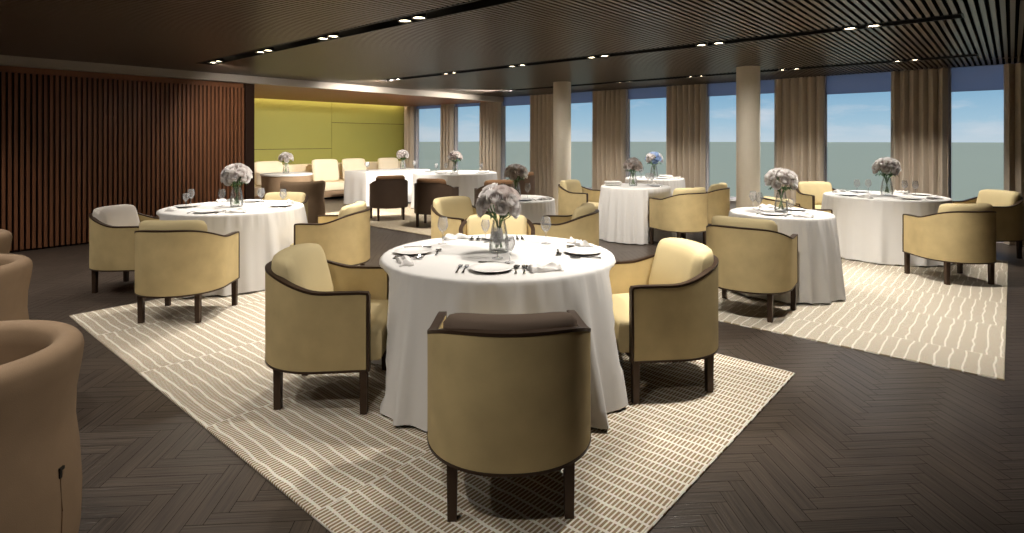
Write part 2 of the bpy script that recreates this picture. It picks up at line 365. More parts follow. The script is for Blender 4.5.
def column(x, y, label):
    b = MB(); r = .168; b.lathe([(r+.012, 0), (r+.012, .05), (r, .055), (r, 2.597)], 48)
    o = b.obj('column', M['column'], None, (x, y, 0)); struct(o); tag(o, label, 'column')
column(-6.44, 8.83, 'slim pale round column behind the chair with its cushion turned to the napkin table')
column(-2.99, 8.83, 'pale round column closest to the small round table with one chair')

# ------------------------------------------------------------------ curtains
def curtain(x0, x1, seed, label):
    rnd = random.Random(seed); W = x1-x0; nf = max(3, round(W/.125)); nx = nf*14; nz = 9; b = MB()
    ph = [rnd.uniform(-.5, .5) for _ in range(nf+2)]; am = [rnd.uniform(.7, 1.2) for _ in range(nf+2)]
    def pt(i, j, side):
        u = i/nx; t = j/nz; z = .012 + t*2.575; q = u*nf; k = int(min(q, nf-1e-6)); fr = q-k
        A = (am[k]*(1-fr)+am[k+1]*fr)*.066*(.85+.25*(1-t)); P = ph[k]*(1-fr)+ph[k+1]*fr
        a = 2*pi*q + P*(1-t)*1.3
        f = abs(sin(a/2))**.62                                   # rounded lobes towards the room, tight creases between
        x = x0 + u*W + .012*sin(a)*(1-.3*t); y = 10.835 + A*(1.1-2*f) + .012*sin(1.7*q+seed)*(1-t)
        return (x, y + side*.006, z)
    rings = [[pt(i, j, -1) for i in range(nx+1)] + [pt(i, j, 1) for i in range(nx, -1, -1)] for j in range(nz+1)]
    b.loft(rings, True, True, True)
    o = b.obj('curtain', M['curtain'], ang=60); tag(o, label, 'curtain', 'floor length curtains along the windows')
curtain(-13.74, -13.33, 1, 'narrow beige curtain in the corner touching the olive green wall')
curtain(-12.12, -11.64, 2, 'beige curtain between the two corner windows by the green wall')
curtain(-10.60, -9.86, 3, 'beige curtain hanging under the end of the pale ceiling moulding')
curtain(-8.88, -8.12, 4, 'beige curtain just before the slim column, beside its pale shaft')
curtain(-7.08, -6.25, 5, 'beige curtain just past the slim column, above the folded napkins')
curtain(-5.31, -4.49, 6, 'beige curtain behind the blue bouquet between two wide windows')
curtain(-3.22, -2.41, 7, 'beige curtain just past the near column above the single-chair table')
curtain(-1.46, -.73, 8, 'broad beige curtain above the table by the last full window')
curtain(-.09, .75, 9, 'last beige curtain beside the dark floor strip at the picture edge')

# ------------------------------------------------------------------ rugs
def rug(x0, x1, y0, y1, m, label):
    b = MB(); h = .012; q = .006
    rings = [[(x0+a, y0+a, z), (x1-a, y0+a, z), (x1-a, y1-a, z), (x0+a, y1-a, z)] for a, z in ((0, .001), (0, h-.004), (q, h))]
    b.loft(rings, True, True, True); o = b.obj('rug', m, smooth=False); tag(o, label, 'rug')
rug(-6.03, -1.045, 1.195, 3.955, M['rug_front'], 'large cream rug with brown dashes under the front table and its chairs')
rug(-3.10, -.035, 4.70, 9.32, M['rug_side'], 'cream lined rug under the two tables near the last windows')
rug(-10.55, -5.9, 5.90, 10.3, M['rug_back'], 'pale rug under the dark chairs and wide table by the corner')

# ------------------------------------------------------------------ tub chair
def plan():
    P = []
    for i in range(8): t = i/8; P.append((-.326-.022*t, .285-.285*t))
    n = 36
    for i in range(n+1):
        a = pi + pi*i/n; ca, sa = cos(a), sin(a)
        P.append((.348*math.copysign(abs(ca)**.92, ca), .350*math.copysign(abs(sa)**.92, sa)))
    for i in range(1, 9): t = i/8; P.append((.348-.022*t, .285*t))
    return P
PLAN = plan()
def normals(P):
    R = []
    for i in range(len(P)):
        a = P[max(i-1, 0)]; b = P[min(i+1, len(P)-1)]; t = Vector((b[0]-a[0], b[1]-a[1])).normalized(); R.append((t.y, -t.x))
    return R
# travelling front-left -> back -> front-right, the outward normal is to the right-hand side reversed
PN = [(-n[0], -n[1]) if (n[0]*p[0]+n[1]*p[1]) < 0 else n for n, p in zip(normals(PLAN), PLAN)]
def rim_z(y):
    t = min(max((.06-y)/.40, 0), 1); t = t*t*(3-2*t); return .652 + .102*t
def inset(d, ymax=None):
    r = [(p[0]-n[0]*d, p[1]-n[1]*d) for p, n in zip(PLAN, PN)]
    if ymax is not None: r = [(x, y*(ymax/.285) if y > 0 else y) for x, y in r]
    return r
def sweep(pts, nrm, wid, hei):
    rings = []; n = len(pts)
    for i in range(n):
        p = Vector(pts[i]); a = Vector(pts[max(i-1, 0)]); c = Vector(pts[min(i+1, n-1)])
        t1 = (p-a).normalized() if i else (c-p).normalized(); t2 = (c-p).normalized() if i < n-1 else t1
        t = (t1+t2).normalized(); nn = Vector(nrm[i]); bb = t.cross(nn).normalized(); k = 1/max(.5, t.dot(t2))
        rings.append([p + nn*wid/2*sx_ + bb*hei/2*sy_*k for sx_, sy_ in ((-1, -1), (1, -1), (1, 1), (-1, 1))])
    return rings
def cushion(H, z0, half=.275, thick=.195, yb=-.29):
    b = MB(); nu = 22; ns = 20; rings = []
    for i in range(nu+1):
        u = -1+2*i/nu; e_ = (1-abs(u)**7)**.5 if abs(u) < 1 else 0
        e_ = max(e_, .04); ring = []
        for j in range(ns):
            a = 2*pi*j/ns; ca, sa = cos(a), sin(a)
            p = math.copysign(abs(ca)**.55, ca); q = math.copysign(abs(sa)**.42, sa)
            zc = z0 + H*.5 + q*H*.5*(.72+.28*e_) * (1-.0*abs(u))
            fr = (zc-z0)/H
            y = yb + thick*.5 + p*thick*.5*e_*(1-.25*fr) + .075*abs(u)**2.2 - .075*fr + .02
            ring.append((half*u*(1-.02*fr), y, zc))
        rings.append(ring)
    b.loft(rings, True, True, True); return b
CH = {}
def chair_meshes():
    b = MB(); th = .034
    rings = []
    for p, n in zip(PLAN, PN):
        zt = rim_z(p[1]); o_ = p; i_ = (p[0]-n[0]*th, p[1]-n[1]*th)
        rings.append([(o_[0], o_[1], .247), (o_[0], o_[1], zt), (i_[0], i_[1], zt), (i_[0], i_[1], .247)])
    b.loft(rings, True, True, True)
    for k in ('beige', 'dark_uph'): CH['shell', k] = b.mesh('shell', M[k], ang=45)
    # bronze trim along the front edges and the rim
    mid = [(p[0]-n[0]*th/2, p[1]-n[1]*th/2) for p, n in zip(PLAN, PN)]
    pts = []; nr = []
    f = mid[0]; zr = rim_z(.285)
    for z in (.236, .35, .5, .62, zr-.009): pts.append((f[0], f[1]+.012, z)); nr.append((-1, 0, 0))
    pts.append((f[0], f[1]+.006, zr+.004)); nr.append((-1, 0, 0))
    for (x, y), n in list(zip(mid, PN))[1:-1]: pts.append((x, y, rim_z(y)+.008)); nr.append((n[0], n[1], 0))
    f = mid[-1]
    pts.append((f[0], f[1]+.006, zr+.004)); nr.append((1, 0, 0))
    for z in (zr-.009, .62, .5, .35, .236): pts.append((f[0], f[1]+.012, z)); nr.append((1, 0, 0))
    b = MB(); b.loft(sweep(pts, nr, .037, .013), True, True, True); CH['rim'] = b.mesh('rim', M['bronze'], ang=35)
    b = MB(); pl = [(x, y, .240) for x, y in mid]; b.loft(sweep(pl, [(n[0], n[1], 0) for n in PN], .038, .011), True, True, True)
    CH['base_band'] = b.mesh('base_band', M['bronze'], ang=35)
    b = MB(); ins = inset(.036); b.loft([[(x, y, z) for x, y in ins] for z in (.238, .270)], True, True, True); CH['seat_base'] = b.mesh('seat_base', M['bronze'], smooth=False)
    b = MB(); rings = []
    for d, z in ((.055, .277), (.040, .295), (.038, .36), (.038, .425), (.044, .448), (.062, .462), (.10, .470), (.17, .474)):
        q = inset(d, .365 - max(0, d-.038)); rings.append([(x, y, z) for x, y in q])
    b.loft(rings, True, True, True)
    for k in ('beige_cushion', 'brown_cushion', 'beige'): CH['seat', k] = b.mesh('seat', M[k], ang=50)
    for k, H in (('beige_cushion', .37), ('taupe', .335), ('grey_cushion', .36), ('brown_cushion', .37)):
        CH['cushion', k] = cushion(H, .466).mesh('back_cushion', M[k], ang=55)
    CH['cushion', 'high'] = cushion(.375, .466, .285, .21).mesh('back_cushion', M['beige_cushion'], ang=55)
    CH['cushion', 'low'] = cushion(.315, .466, .29).mesh('back_cushion', M['beige_cushion'], ang=55)
    b = MB(); b.loft([[(-a, -a, z), (a, -a, z), (a, a, z), (-a, a, z)] for a, z in ((.018, 0), (.0205, .24))], True, True, True)
    CH['leg'] = b.mesh('leg', M['bronze'], smooth=False)
chair_meshes()
CHAIRS = []
def chair(x, y, rot, label, style='beige', cush='beige_cushion', z=.012, group='beige tub chairs around the tables'):
    t = empty('tub_chair', (x, y, z), radians(rot)); tag(t, label, 'chair', group)
    link('shell', CH['shell', style], t); link('rim', CH['rim'], t); link('base_band', CH['base_band'], t); link('seat_base', CH['seat_base'], t)
    link('seat', CH['seat', 'beige_cushion' if style == 'beige' else 'brown_cushion'], t)
    bc = link('back_cushion', CH['cushion', cush], t)
    if cush in ('taupe', 'grey_cushion', 'brown_cushion'): bc['label'] = {'taupe': 'dark taupe back cushion', 'grey_cushion': 'pale grey back cushion', 'brown_cushion': 'warm brown back cushion'}[cush]
    for lx, ly in ((-.23, -.22), (.23, -.22), (-.298, .268), (.298, .268)): link('leg', CH['leg'], t, (lx, ly, 0))
    CHAIRS.append((x, y, radians(rot)))
    return t
chair(-1.64, 1.86, 43.3, 'beige tub chair with a dark taupe back cushion, before the front table', cush='taupe')
chair(-3.06, 1.86, -47.2, 'beige tub chair at the front table on the side facing the slatted wall', cush='high')
chair(-1.67, 3.30, 141, 'beige tub chair at the front table on the side facing the windows', cush='high')
chair(-3.55, 3.86, -137, 'beige tub chair on the far side of the front table, mostly hidden by its flowers', cush='low')
chair(-5.32, 1.85, 41.9, 'beige tub chair with its back to us at the table by the slatted wall')
chair(-6.765, 1.865, -48.4, 'beige tub chair with a pale grey cushion right before the slatted wall', cush='grey_cushion', z=0)
chair(-5.30, 3.28, 130, 'beige tub chair seen side-on between the slatted wall table and the front table')
chair(-7.40, 3.75, -140, 'beige tub chair half hidden behind the slatted wall table, before the alcove', cush='low', z=0)
chair(-4.70, 4.54, -88, 'beige tub chair behind the front table, its plump cushion facing us', cush='high', z=0)
chair(-3.52, 4.88, 116, 'beige tub chair side-on behind the front table, right below the slim column', z=0)
chair(-1.73, 5.13, 2.6, 'beige tub chair with its back to us at the small single-chair table')
chair(-.48, 7.71, 42, 'beige tub chair with its back to us at the table by the last full window')
chair(-2.05, 7.62, -42, 'beige tub chair peeking out behind the small single-chair table', cush='low')
chair(-.25, 9.62, 135, 'beige tub chair beside the last curtain, under the last window')
chair(-2.25, 9.95, -135, 'beige tub chair behind the table by the last full window, only its cushion showing', z=0)
chair(-3.52, 7.66, 66, 'beige tub chair backing toward us at the napkin table')
chair(-3.60, 8.72, 95, 'beige tub chair tucked in behind another one, before the near column', z=0)
chair(-5.34, 7.82, -84, 'beige tub chair in front of the slim column, facing the napkin table', z=0)
chair(-8.85, 6.62, 62, 'dark brown tub chair at the long alcove table', 'dark_uph', 'brown_cushion', group='dark brown tub chairs on the pale rug')
chair(-7.55, 6.62, 26, 'dark brown tub chair with its back to us at the wide corner table', 'dark_uph', 'brown_cushion', group='dark brown tub chairs on the pale rug')
chair(-7.65, 8.95, 94, 'dark brown tub chair behind the small table flowers, below the windows', 'dark_uph', 'brown_cushion', group='dark brown tub chairs on the pale rug')
chair(-6.52, 7.10, 58, 'dark brown tub chair mostly hidden behind the front bouquet', 'dark_uph', 'brown_cushion', group='dark brown tub chairs on the pale rug')

# ------------------------------------------------------------------ fully upholstered barrel chair
def barrel_meshes():
    b = MB(); n = 48; rings = []; half = radians(128)
    prof_o = [(.335, .012), (.350, .03), (.362, .12), (.366, .25), (.358, .40), (.347, .50), (.350, .60), (.366, .70), (.372, .75)]
    for i in range(n+1):
        a = -half + 2*half*i/n; q = abs(a)/half
        drop = .10*max(0, (q-.55)/.45)**2
        ring = []
        e_ = 1
        for r, z in prof_o: ring.append((r, z - drop*max(0, z/.75)))
        tz = .765-drop
        for k in range(1, 8):
            c = pi*k/8; ring.append((.372-.048+.048*cos(c), tz - .012 + .048*sin(c)))
        for r, z in ((.276, .72-drop), (.282, .55-drop*.6), (.285, .40)): ring.append((r, z))
        rings.append([(-r*sin(a), -r*cos(a)*-1*-1, z) for r, z in ring])
    b.loft(rings, True, True, True); CH['b_shell'] = b.mesh('shell', M['brown_uph'], ang=60)
    b = MB(); rr = []
    for r, z in ((.25, .10), (.283, .13), (.284, .40), (.278, .435), (.255, .452), (.18, .458)):
        rr.append([(r*sin(2*pi*j/36), max(r*cos(2*pi*j/36)*-1, -r)*-1, z) for j in range(36)])
    b.loft(rr, True, True, True); CH['b_seat'] = b.mesh('seat', M['brown_uph'], ang=60)
    b = MB(); b.lathe([(.30, 0), (.30, .10)], 36); CH['b_plinth'] = b.mesh('plinth', M['black'], ang=40)
barrel_meshes()
def barrel(x, y, rot, label, tabs=None):
    t = empty('barrel_chair', (x, y, 0), radians(rot)); tag(t, label, 'chair', 'brown barrel chairs')
    link('shell', CH['b_shell'], t); link('seat', CH['b_seat'], t); link('plinth', CH['b_plinth'], t)
    if tabs is not None:
        a = radians(tabs)
        b = MB(); b.box((-.005, -.003, .362), (.005, .006, .392)); b.box((-.005, -.004, .386), (.016, .006, .396))
        o = b.obj('pull_tab', M['black'], t, smooth=False); o.location = (-.361*sin(a), -.361*cos(a), 0); o.rotation_euler = (0, 0, -a)
        b = MB(); b.tube([(-r*sin(a), -r*cos(a), z) for r, z in ((.351, .03), (.363, .12), (.367, .25), (.360, .37))], .0016, 6)
        b.obj('seam', M['brown_cushion'], t)
    CHAIRS.append((x, y, radians(rot)))
    return t
barrel(-2.665, .195, 180, 'brown upholstered barrel chair at the picture edge, the biggest in view', tabs=44)
barrel(-4.485, .335, 180, 'brown upholstered barrel chair second along the row at the picture edge')
barrel(-5.895, .435, 180, 'brown upholstered barrel chair last in the row, only a sliver showing')
barrel(-9.23, 5.09, 60, 'brown upholstered barrel chair before the cream bench, seen from behind')

# ------------------------------------------------------------------ tables with cloths
def footprint(px, py, grow=0):
    for cx, cy, rz in CHAIRS:
        dx, dy = px-cx, py-cy
        if dx*dx+dy*dy > .4: continue
        lx = dx*cos(rz)+dy*sin(rz); ly = -dx*sin(rz)+dy*cos(rz)
        if abs(lx) < (.352 if ly < .30 else .315)+grow and -.36-grow < ly < .372+grow and (ly > 0 or (lx/(.345+grow))**2+(ly/(.36+grow))**2 < 1): return True
    return False
def cloth_obj(cx, cy, z0, r, H, hem, seed, label, folds=20, amp=.03):
    rnd = random.Random(seed); nt_ = 220; b = MB()
    ph = [rnd.uniform(0, 2*pi) for _ in range(6)]
    def fold(a):
        v = sin(folds*a + 1.1*sin(3*a+ph[0]) + ph[1])*.55 + sin((folds*.5+3)*a+ph[2] + .8*sin(2*a))*.35 + sin((folds*1.7)*a+ph[3])*.18
        return v
    zs = [H, H-.004, H-.014, H-.03]
    nz_ = 16
    zs += [H-.03-(H-.03-z0-.016)*(k/nz_) for k in range(1, nz_+1)]
    rings = []
    for kk in (.0, .35, .7, .93): rings.append([(r*max(kk, .001)*cos(2*pi*j/nt_), r*max(kk, .001)*sin(2*pi*j/nt_), H) for j in range(nt_)])
    for k, z in enumerate(zs):
        ring = []
        t = max(0, (H-.02-z)/(H-.02-z0)); corner = (-.022, -.008, -.001, 0)[k] if k < 4 else 0
        for j in range(nt_):
            a = 2*pi*j/nt_
            wr = .0025*sin(47*a+ph[4])+.002*sin(83*a+ph[5]) if 0 < k < 6 else 0
            rr = r + corner + wr + hem*(t**.85)*.72 + amp*fold(a)*(t**.9) + hem*.5*t*max(0, fold(a))
            X, Y = rr*cos(a), rr*sin(a)
            if z < .72:
                g = 0
                while footprint(cx+X, cy+Y, .012) and rr > .3: rr -= .012; X, Y = rr*cos(a), rr*sin(a)
            zz = z + (.006*sin(folds*a+ph[1]) if k == len(zs)-1 else 0)
            ring.append((X, Y, zz))
        rings.append(ring)
    b.loft(rings, True, True, False)
    o = b.obj('tablecloth', M['cloth'], None, (cx, cy, 0), ang=75, fix=True); tag(o, label, 'tablecloth', 'white cloths on the tables')
    return o
def round_table(cx, cy, r, H, z0, label):
    t = empty('round_table', (cx, cy, z0)); tag(t, label, 'table', 'round tables under cloths'); h = H-.008-z0
    b = MB(); b.lathe([(r-.05, h-.03), (r-.03, h-.022), (r-.03, h-.004), (r-.034, h)], 48); b.obj('tabletop', M['wood_dark'], t)
    b = MB(); b.lathe([(.05, .02), (.045, .1), (.045, h-.06), (.12, h-.031)], 20); b.obj('pedestal', M['black'], t)
    b = MB(); R = min(r-.3, .40)
    b.lathe([(R, 0), (R, .012), (R-.05, .02)], 36); b.obj('base', M['black'], t)
TB = {}
def table(key, px_, cy, r, H, z0, hem, seed, tl, cl, folds=20, amp=.03):
    round_table(px_, cy, r, H, z0, tl); cloth_obj(px_, cy, z0, r, H, hem, seed, cl, folds, amp); TB[key] = (px_, cy, r, H)
table('front', -2.474, 2.70, .735, .78, .012, .15, 1, 'round table under the long white cloth in front, on the dashed rug', 'long white cloth on the big front table, folds at its hem', 20, .034)
table('wall', -6.33, 2.69, .71, .78, .012, .11, 2, 'round table under a white cloth beside the slatted wall', 'bright white cloth on the table by the slatted wall', 18, .016)
table('single', -1.74, 6.07, .475, .78, .012, .10, 3, 'small round table with a single chair, near the column', 'white cloth flowing down the small single-chair table', 16, .016)
table('window', -1.25, 8.79, .70, .78, .012, .07, 4, 'round table by the last full window', 'white cloth in shade on the table by the last full window', 20, .018)
table('napkin', -4.33, 7.83, .52, .80, 0, .07, 5, 'round table before the windows, holding grey folded napkins', 'pleated white cloth on the table holding grey folded napkins', 26, .02)
table('blue', -4.98, 9.72, .53, .80, 0, .06, 6, 'round table under the windows carrying the pale blue bouquet', 'white cloth under the pale blue bouquet by the windows', 18, .016)
table('slim', -4.63, 5.38, .48, .78, 0, .06, 7, 'small round table behind the front bouquet, before the slim column', 'white cloth on the small table behind the front bouquet', 16, .016)
table('corner', -9.34, 8.79, .92, .78, .012, .06, 8, 'wide round table near the corner windows', 'white cloth on the wide table near the corner windows', 24, .015)
TB['alcove'] = (-11.82, 6.14, .53, .78)
t = empty('round_table', (-11.82, 6.14, 0)); tag(t, 'round table on a brown drum base in front of the cream alcove bench', 'table', 'round tables under cloths')
b = MB(); b.lathe([(.50, .735), (.525, .74), (.525, .765), (.50, .771)], 48); b.obj('tabletop', M['brown_uph'], t)
b = MB(); b.lathe([(.47, .0), (.50, .02), (.505, .60), (.515, .734)], 48); b.obj('drum_base', M['brown_uph'], t)
b = MB(); b.lathe([(.532, .742), (.536, .755), (.532, .776), (.525, .78), (.3, .78), (.001, .78), (.001, .773), (.527, .773), (.530, .742)], 64, cap=False)
tag(b.obj('tablecloth', M['cloth'], None, (-11.82, 6.14, 0)), 'short white cloth on the brown drum table before the alcove bench', 'tablecloth', 'white cloths on the tables')

# long alcove table: rectangular, own cloth
LX0, LX1, LY0, LY1 = -11.74, -10.86, 7.51, 9.36
t = empty('long_table', ((LX0+LX1)/2, (LY0+LY1)/2, 0)); tag(t, 'long rectangular table along the green alcove under white cloth', 'table')
dx, dy = (LX1-LX0)/2-.02, (LY1-LY0)/2-.02
b = MB(); b.box((-dx, -dy, .74), (dx, dy, .772)); b.obj('tabletop', M['wood_dark'], t, smooth=False)
for sx_ in (-1, 1):
    for sy_ in (-1, 1):
        b = MB(); b.box((sx_*(dx-.06)-.025, sy_*(dy-.06)-.025, 0), (sx_*(dx-.06)+.025, sy_*(dy-.06)+.025, .74)); b.obj('leg', M['bronze'], t, smooth=False)
b = MB(); rings = []; HX, HY = (LX1-LX0)/2, (LY1-LY0)/2
def rrect(hx, hy, rad, n=6, sub=14):
    P = []
    for (cx_, cy_, a0) in ((hx-rad, hy-rad, 0), (-hx+rad, hy-rad, pi/2), (-hx+rad, -hy+rad, pi), (hx-rad, -hy+rad, 1.5*pi)):
        for k in range(n+1): a = a0+pi/2*k/n; P.append((cx_+rad*cos(a), cy_+rad*sin(a)))
    Q = []
    for i in range(len(P)):
        a, c = P[i], P[(i+1) % len(P)]; d = math.dist(a, c); m_ = sub if d > .3 else 1
        for k in range(m_): Q.append((a[0]+(c[0]-a[0])*k/m_, a[1]+(c[1]-a[1])*k/m_))
    return Q
base = rrect(HX, HY, .03)
for kk in (.01, .6, .97): rings.append([(x*kk, y*kk, .78) for x, y in base])
for z, o_ in ((.778, .002), (.765, .008), (.6, .01), (.4, .014), (.2, .02), (.02, .026)):
    rings.append([(x*(1+o_/HX)+(.78-z)*.012*sin(23*(y+x)), y*(1+o_/HY)+(.78-z)*.012*sin(19*(x-y)), z) for x, y in base])
b.loft(rings, True, True, False)
tag(b.obj('tablecloth', M['cloth'], None, ((LX0+LX1)/2, (LY0+LY1)/2, 0), ang=60), 'white cloth hanging square over the long alcove table', 'tablecloth', 'white cloths on the tables')
TB['long'] = ((LX0+LX1)/2, (LY0+LY1)/2, .5, .78)

# ------------------------------------------------------------------ alcove bench and its cushions
t = empty('banquette', (-13.35, 8.0, 0)); tag(t, 'long cream upholstered bench along the olive green wall', 'bench')
b = MB(); b.box((-.36, -3.0, 0), (.30, 2.7, .06)); b.obj('plinth', M['black'], t, smooth=False)
b = MB(); b.box((-.42, -3.05, .06), (.40, 2.75, .22)); b.obj('base', M['brown_uph'], t, smooth=False)
def pillow(lo, hi, r=.04):
    b = MB(); hx, hy, hz = [(h-l)/2 for l, h in zip(lo, hi)]; c = [(h+l)/2 for l, h in zip(lo, hi)]
    rings = []
    for dz, ins in ((-hz, r), (-hz+r*.3, r*.3), (-hz+r, 0), (0, -.006), (hz-r, 0), (hz-r*.3, r*.3), (hz, r)):
        rings.append([(c[0]+x, c[1]+y, c[2]+dz) for x, y in rrect(hx-ins, hy-ins, max(.01, r-ins*.5), 4, 4)])
    b.loft(rings, True, True, True); return b
pillow((-.40, -3.05, .222), (.44, 2.75, .44)).obj('seat', M['cream'], t)
pillow((-.44, -3.05, .44), (-.30, 2.75, .88), .05).obj('backrest', M['cream'], t)
def big_pillow(y0, y1, H, label):
    W = y1-y0; b = cushion(H, 0, W/2, .20, -.10); me = b.mesh('back_pillow', M['cream'], ang=60)
    o = link('back_pillow', me, None, (-13.47+.30, (y0+y1)/2, .442), -pi/2); tag(o, label, 'cushion', 'cream pillows on the alcove bench')
big_pillow(6.02, 6.72, .56, 'cream pillow at the end of the alcove bench beside the slatted wall')
big_pillow(7.47, 8.22, .57, 'cream pillow on the alcove bench between its round and long tables')
big_pillow(8.32, 9.05, .57, 'cream pillow standing behind the near corner of the long alcove table')
big_pillow(9.45, 10.15, .56, 'cream pillow behind the bouquet on the long alcove table')

# ------------------------------------------------------------------ bouquets in vases
def rose_mesh(name, m, seed):
    rnd = random.Random(seed); b = MB()
    def petal(a0, wid, R, lo, hi, curl):                # a cupped patch of a sphere whose lip curls outward
        rows = []
        for i in range(6):
            v = i/5; row = []
            for j in range(7):
                u = -1+2*j/6; a = a0+u*wid; el = lo+(hi-lo)*v*(1-.10*u*u)
                r = R*cos(el) + .002*u*u*v; z = R*sin(el)*1.02
                if i == 5: r += curl; z -= curl*.55
                elif i == 4: r += curl*.35
                row.append((r*cos(a), r*sin(a), z))
            rows.append(row)
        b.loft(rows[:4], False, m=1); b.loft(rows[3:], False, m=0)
    for lay, (n, R, lo, hi, curl) in enumerate(((3, .010, -.9, 1.15, .002), (3, .0175, -.9, .98, .003), (4, .025, -.95, .84, .005), (5, .0325, -1.0, .62, .007), (5, .040, -1.05, .36, .010))):
        for i in range(n): petal(2*pi*i/n + lay*.75 + rnd.uniform(-.12, .12), 1.28*pi/n, R*rnd.uniform(.96, 1.04)*(1+.04*(i % 2)), lo, hi+rnd.uniform(-.05, .05), curl)
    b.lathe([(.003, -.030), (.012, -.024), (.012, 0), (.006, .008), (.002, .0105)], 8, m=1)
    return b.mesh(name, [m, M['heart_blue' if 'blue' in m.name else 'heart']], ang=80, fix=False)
ROSE = {k: [rose_mesh('rose', M[k], s) for s in (1, 2)] for k in ('petal', 'petal_dusk', 'petal_blue')}
VASE_P = [(.056, 0), (.063, .004), (.065, .02), (.061, .08), (.050, .15), (.041, .19), (.042, .205)]
b = MB(); b.lathe(VASE_P + [(.039, .205), (.038, .19), (.047, .15), (.058, .08), (.061, .03), (.052, .014)], 28); VASE = b.mesh('vase_body', M['vase'], ang=50)
b = MB(); b.lathe([(.051, .0145), (.060, .03), (.057, .08), (.0505, .125)], 24); WATER = b.mesh('water', glassy('vase_water', (.97, .985, .97), 1.2), ang=50)
def bouquet(key, dx, dy, s, where, kinds=('petal', 'petal', 'petal_dusk'), seed=0, n=17, rx=1.0):
    cx, cy, r, H = TB[key]; rnd = random.Random(seed); x, y, z = cx+dx, cy+dy, H+.001
    v = empty('vase', (x, y, z)); tag(v, 'clear glass vase with green stems on the ' + where, 'vase', 'glass vases on the tables'); v.scale = (s, s, s)
    vb = link('vase_body', VASE, v); link('water', WATER, vb)
    t = empty('bouquet', (x, y, z)); tag(t, 'domed bunch of %s roses in the vase on the %s' % ('pale blue' if kinds.count('petal_blue') > 1 else 'window-tinted white' if 'petal_blue' in kinds else 'white', where), 'flowers', 'rose bouquets on the tables'); t.scale = (s, s, s)
    R = .126*rx; C = Vector((0, 0, .315))
    heads = []
    for i in range(n):                                             # blossoms spread over a dome
        f = (i+.5)/n; th = math.acos(1-1.42*f); ph_ = 2.39996*i + seed
        d = Vector((sin(th)*cos(ph_), sin(th)*sin(ph_), cos(th)))
        q_ = R*rnd.uniform(.90, 1.08); p = C + Vector((d.x*q_, d.y*q_, d.z*q_*.82)); heads.append((p, d))
    for p, d in heads:
        o = link('rose', ROSE[rnd.choice(kinds)][rnd.randint(0, 1)], t, p); o.rotation_euler = (d+Vector((0, 0, .25))).to_track_quat('Z', 'X').to_euler(); k = rnd.uniform(.95, 1.15); o.scale = (k, k, k)
    for i, (p, d) in enumerate(heads[::2]):
        b = MB(); q = Vector((d.x*.024, d.y*.024, .20)); e_ = Vector((-d.x*.026, -d.y*.026, .03))
        b.tube([e_, (e_+q)/2, q, (q+p)/2+Vector((0, 0, -.01)), p - d*.01], .0036, 6); b.obj('stem', M['stem'], t)
    for i in range(9):
        a = 2*pi*i/9 + rnd.uniform(-.2, .2); b = MB(); rows = []
        for k in range(6):
            v_ = k/5; rr = .045+.075*v_; zz = .225+.035*sin(v_*2.2)-.03*v_*v_; wv = .021*sin(pi*min(1, v_*.93+.07))
            rows.append([(rr*cos(a)-wv*u*sin(a), rr*sin(a)+wv*u*cos(a), zz - .006*(1-abs(u))) for u in (-1, 0, 1)])
        b.loft(rows, False); b.obj('leaf', M['leaf'], t, fix=False)
bouquet('front', -.01, .02, 1.0, 'big front table', ('petal', 'petal', 'petal', 'petal_dusk'), 1, 19)
bouquet('wall', .02, .02, 1.05, 'table by the slatted wall', ('petal',), 2, 18)
bouquet('slim', 0, 0, .98, 'small table behind the front bouquet', ('petal', 'petal_dusk'), 3, 16)
bouquet('single', 0, .02, 1.0, 'small single-chair table', ('petal', 'petal', 'petal', 'petal_blue'), 4, 18, 1.12)  # blue petals paint the window's bluish light onto white roses
bouquet('window', .02, .06, 1.12, 'table by the last full window', ('petal',), 5, 18)
bouquet('napkin', -.02, -.04, .98, 'table holding the grey napkins', ('petal_dusk', 'petal'), 6, 15)
bouquet('blue', -.02, .02, 1.12, 'table under the windows', ('petal_blue', 'petal_blue', 'petal'), 7, 16)
bouquet('corner', .05, -.05, 1.1, 'wide table by the corner windows', ('petal', 'petal_dusk'), 8, 15)
bouquet('long', -.15, .55, 1.1, 'long alcove table', ('petal', 'petal_dusk'), 9, 15)
bouquet('alcove', 0, -.02, 1.05, 'round table before the alcove bench', ('petal',), 10, 15)

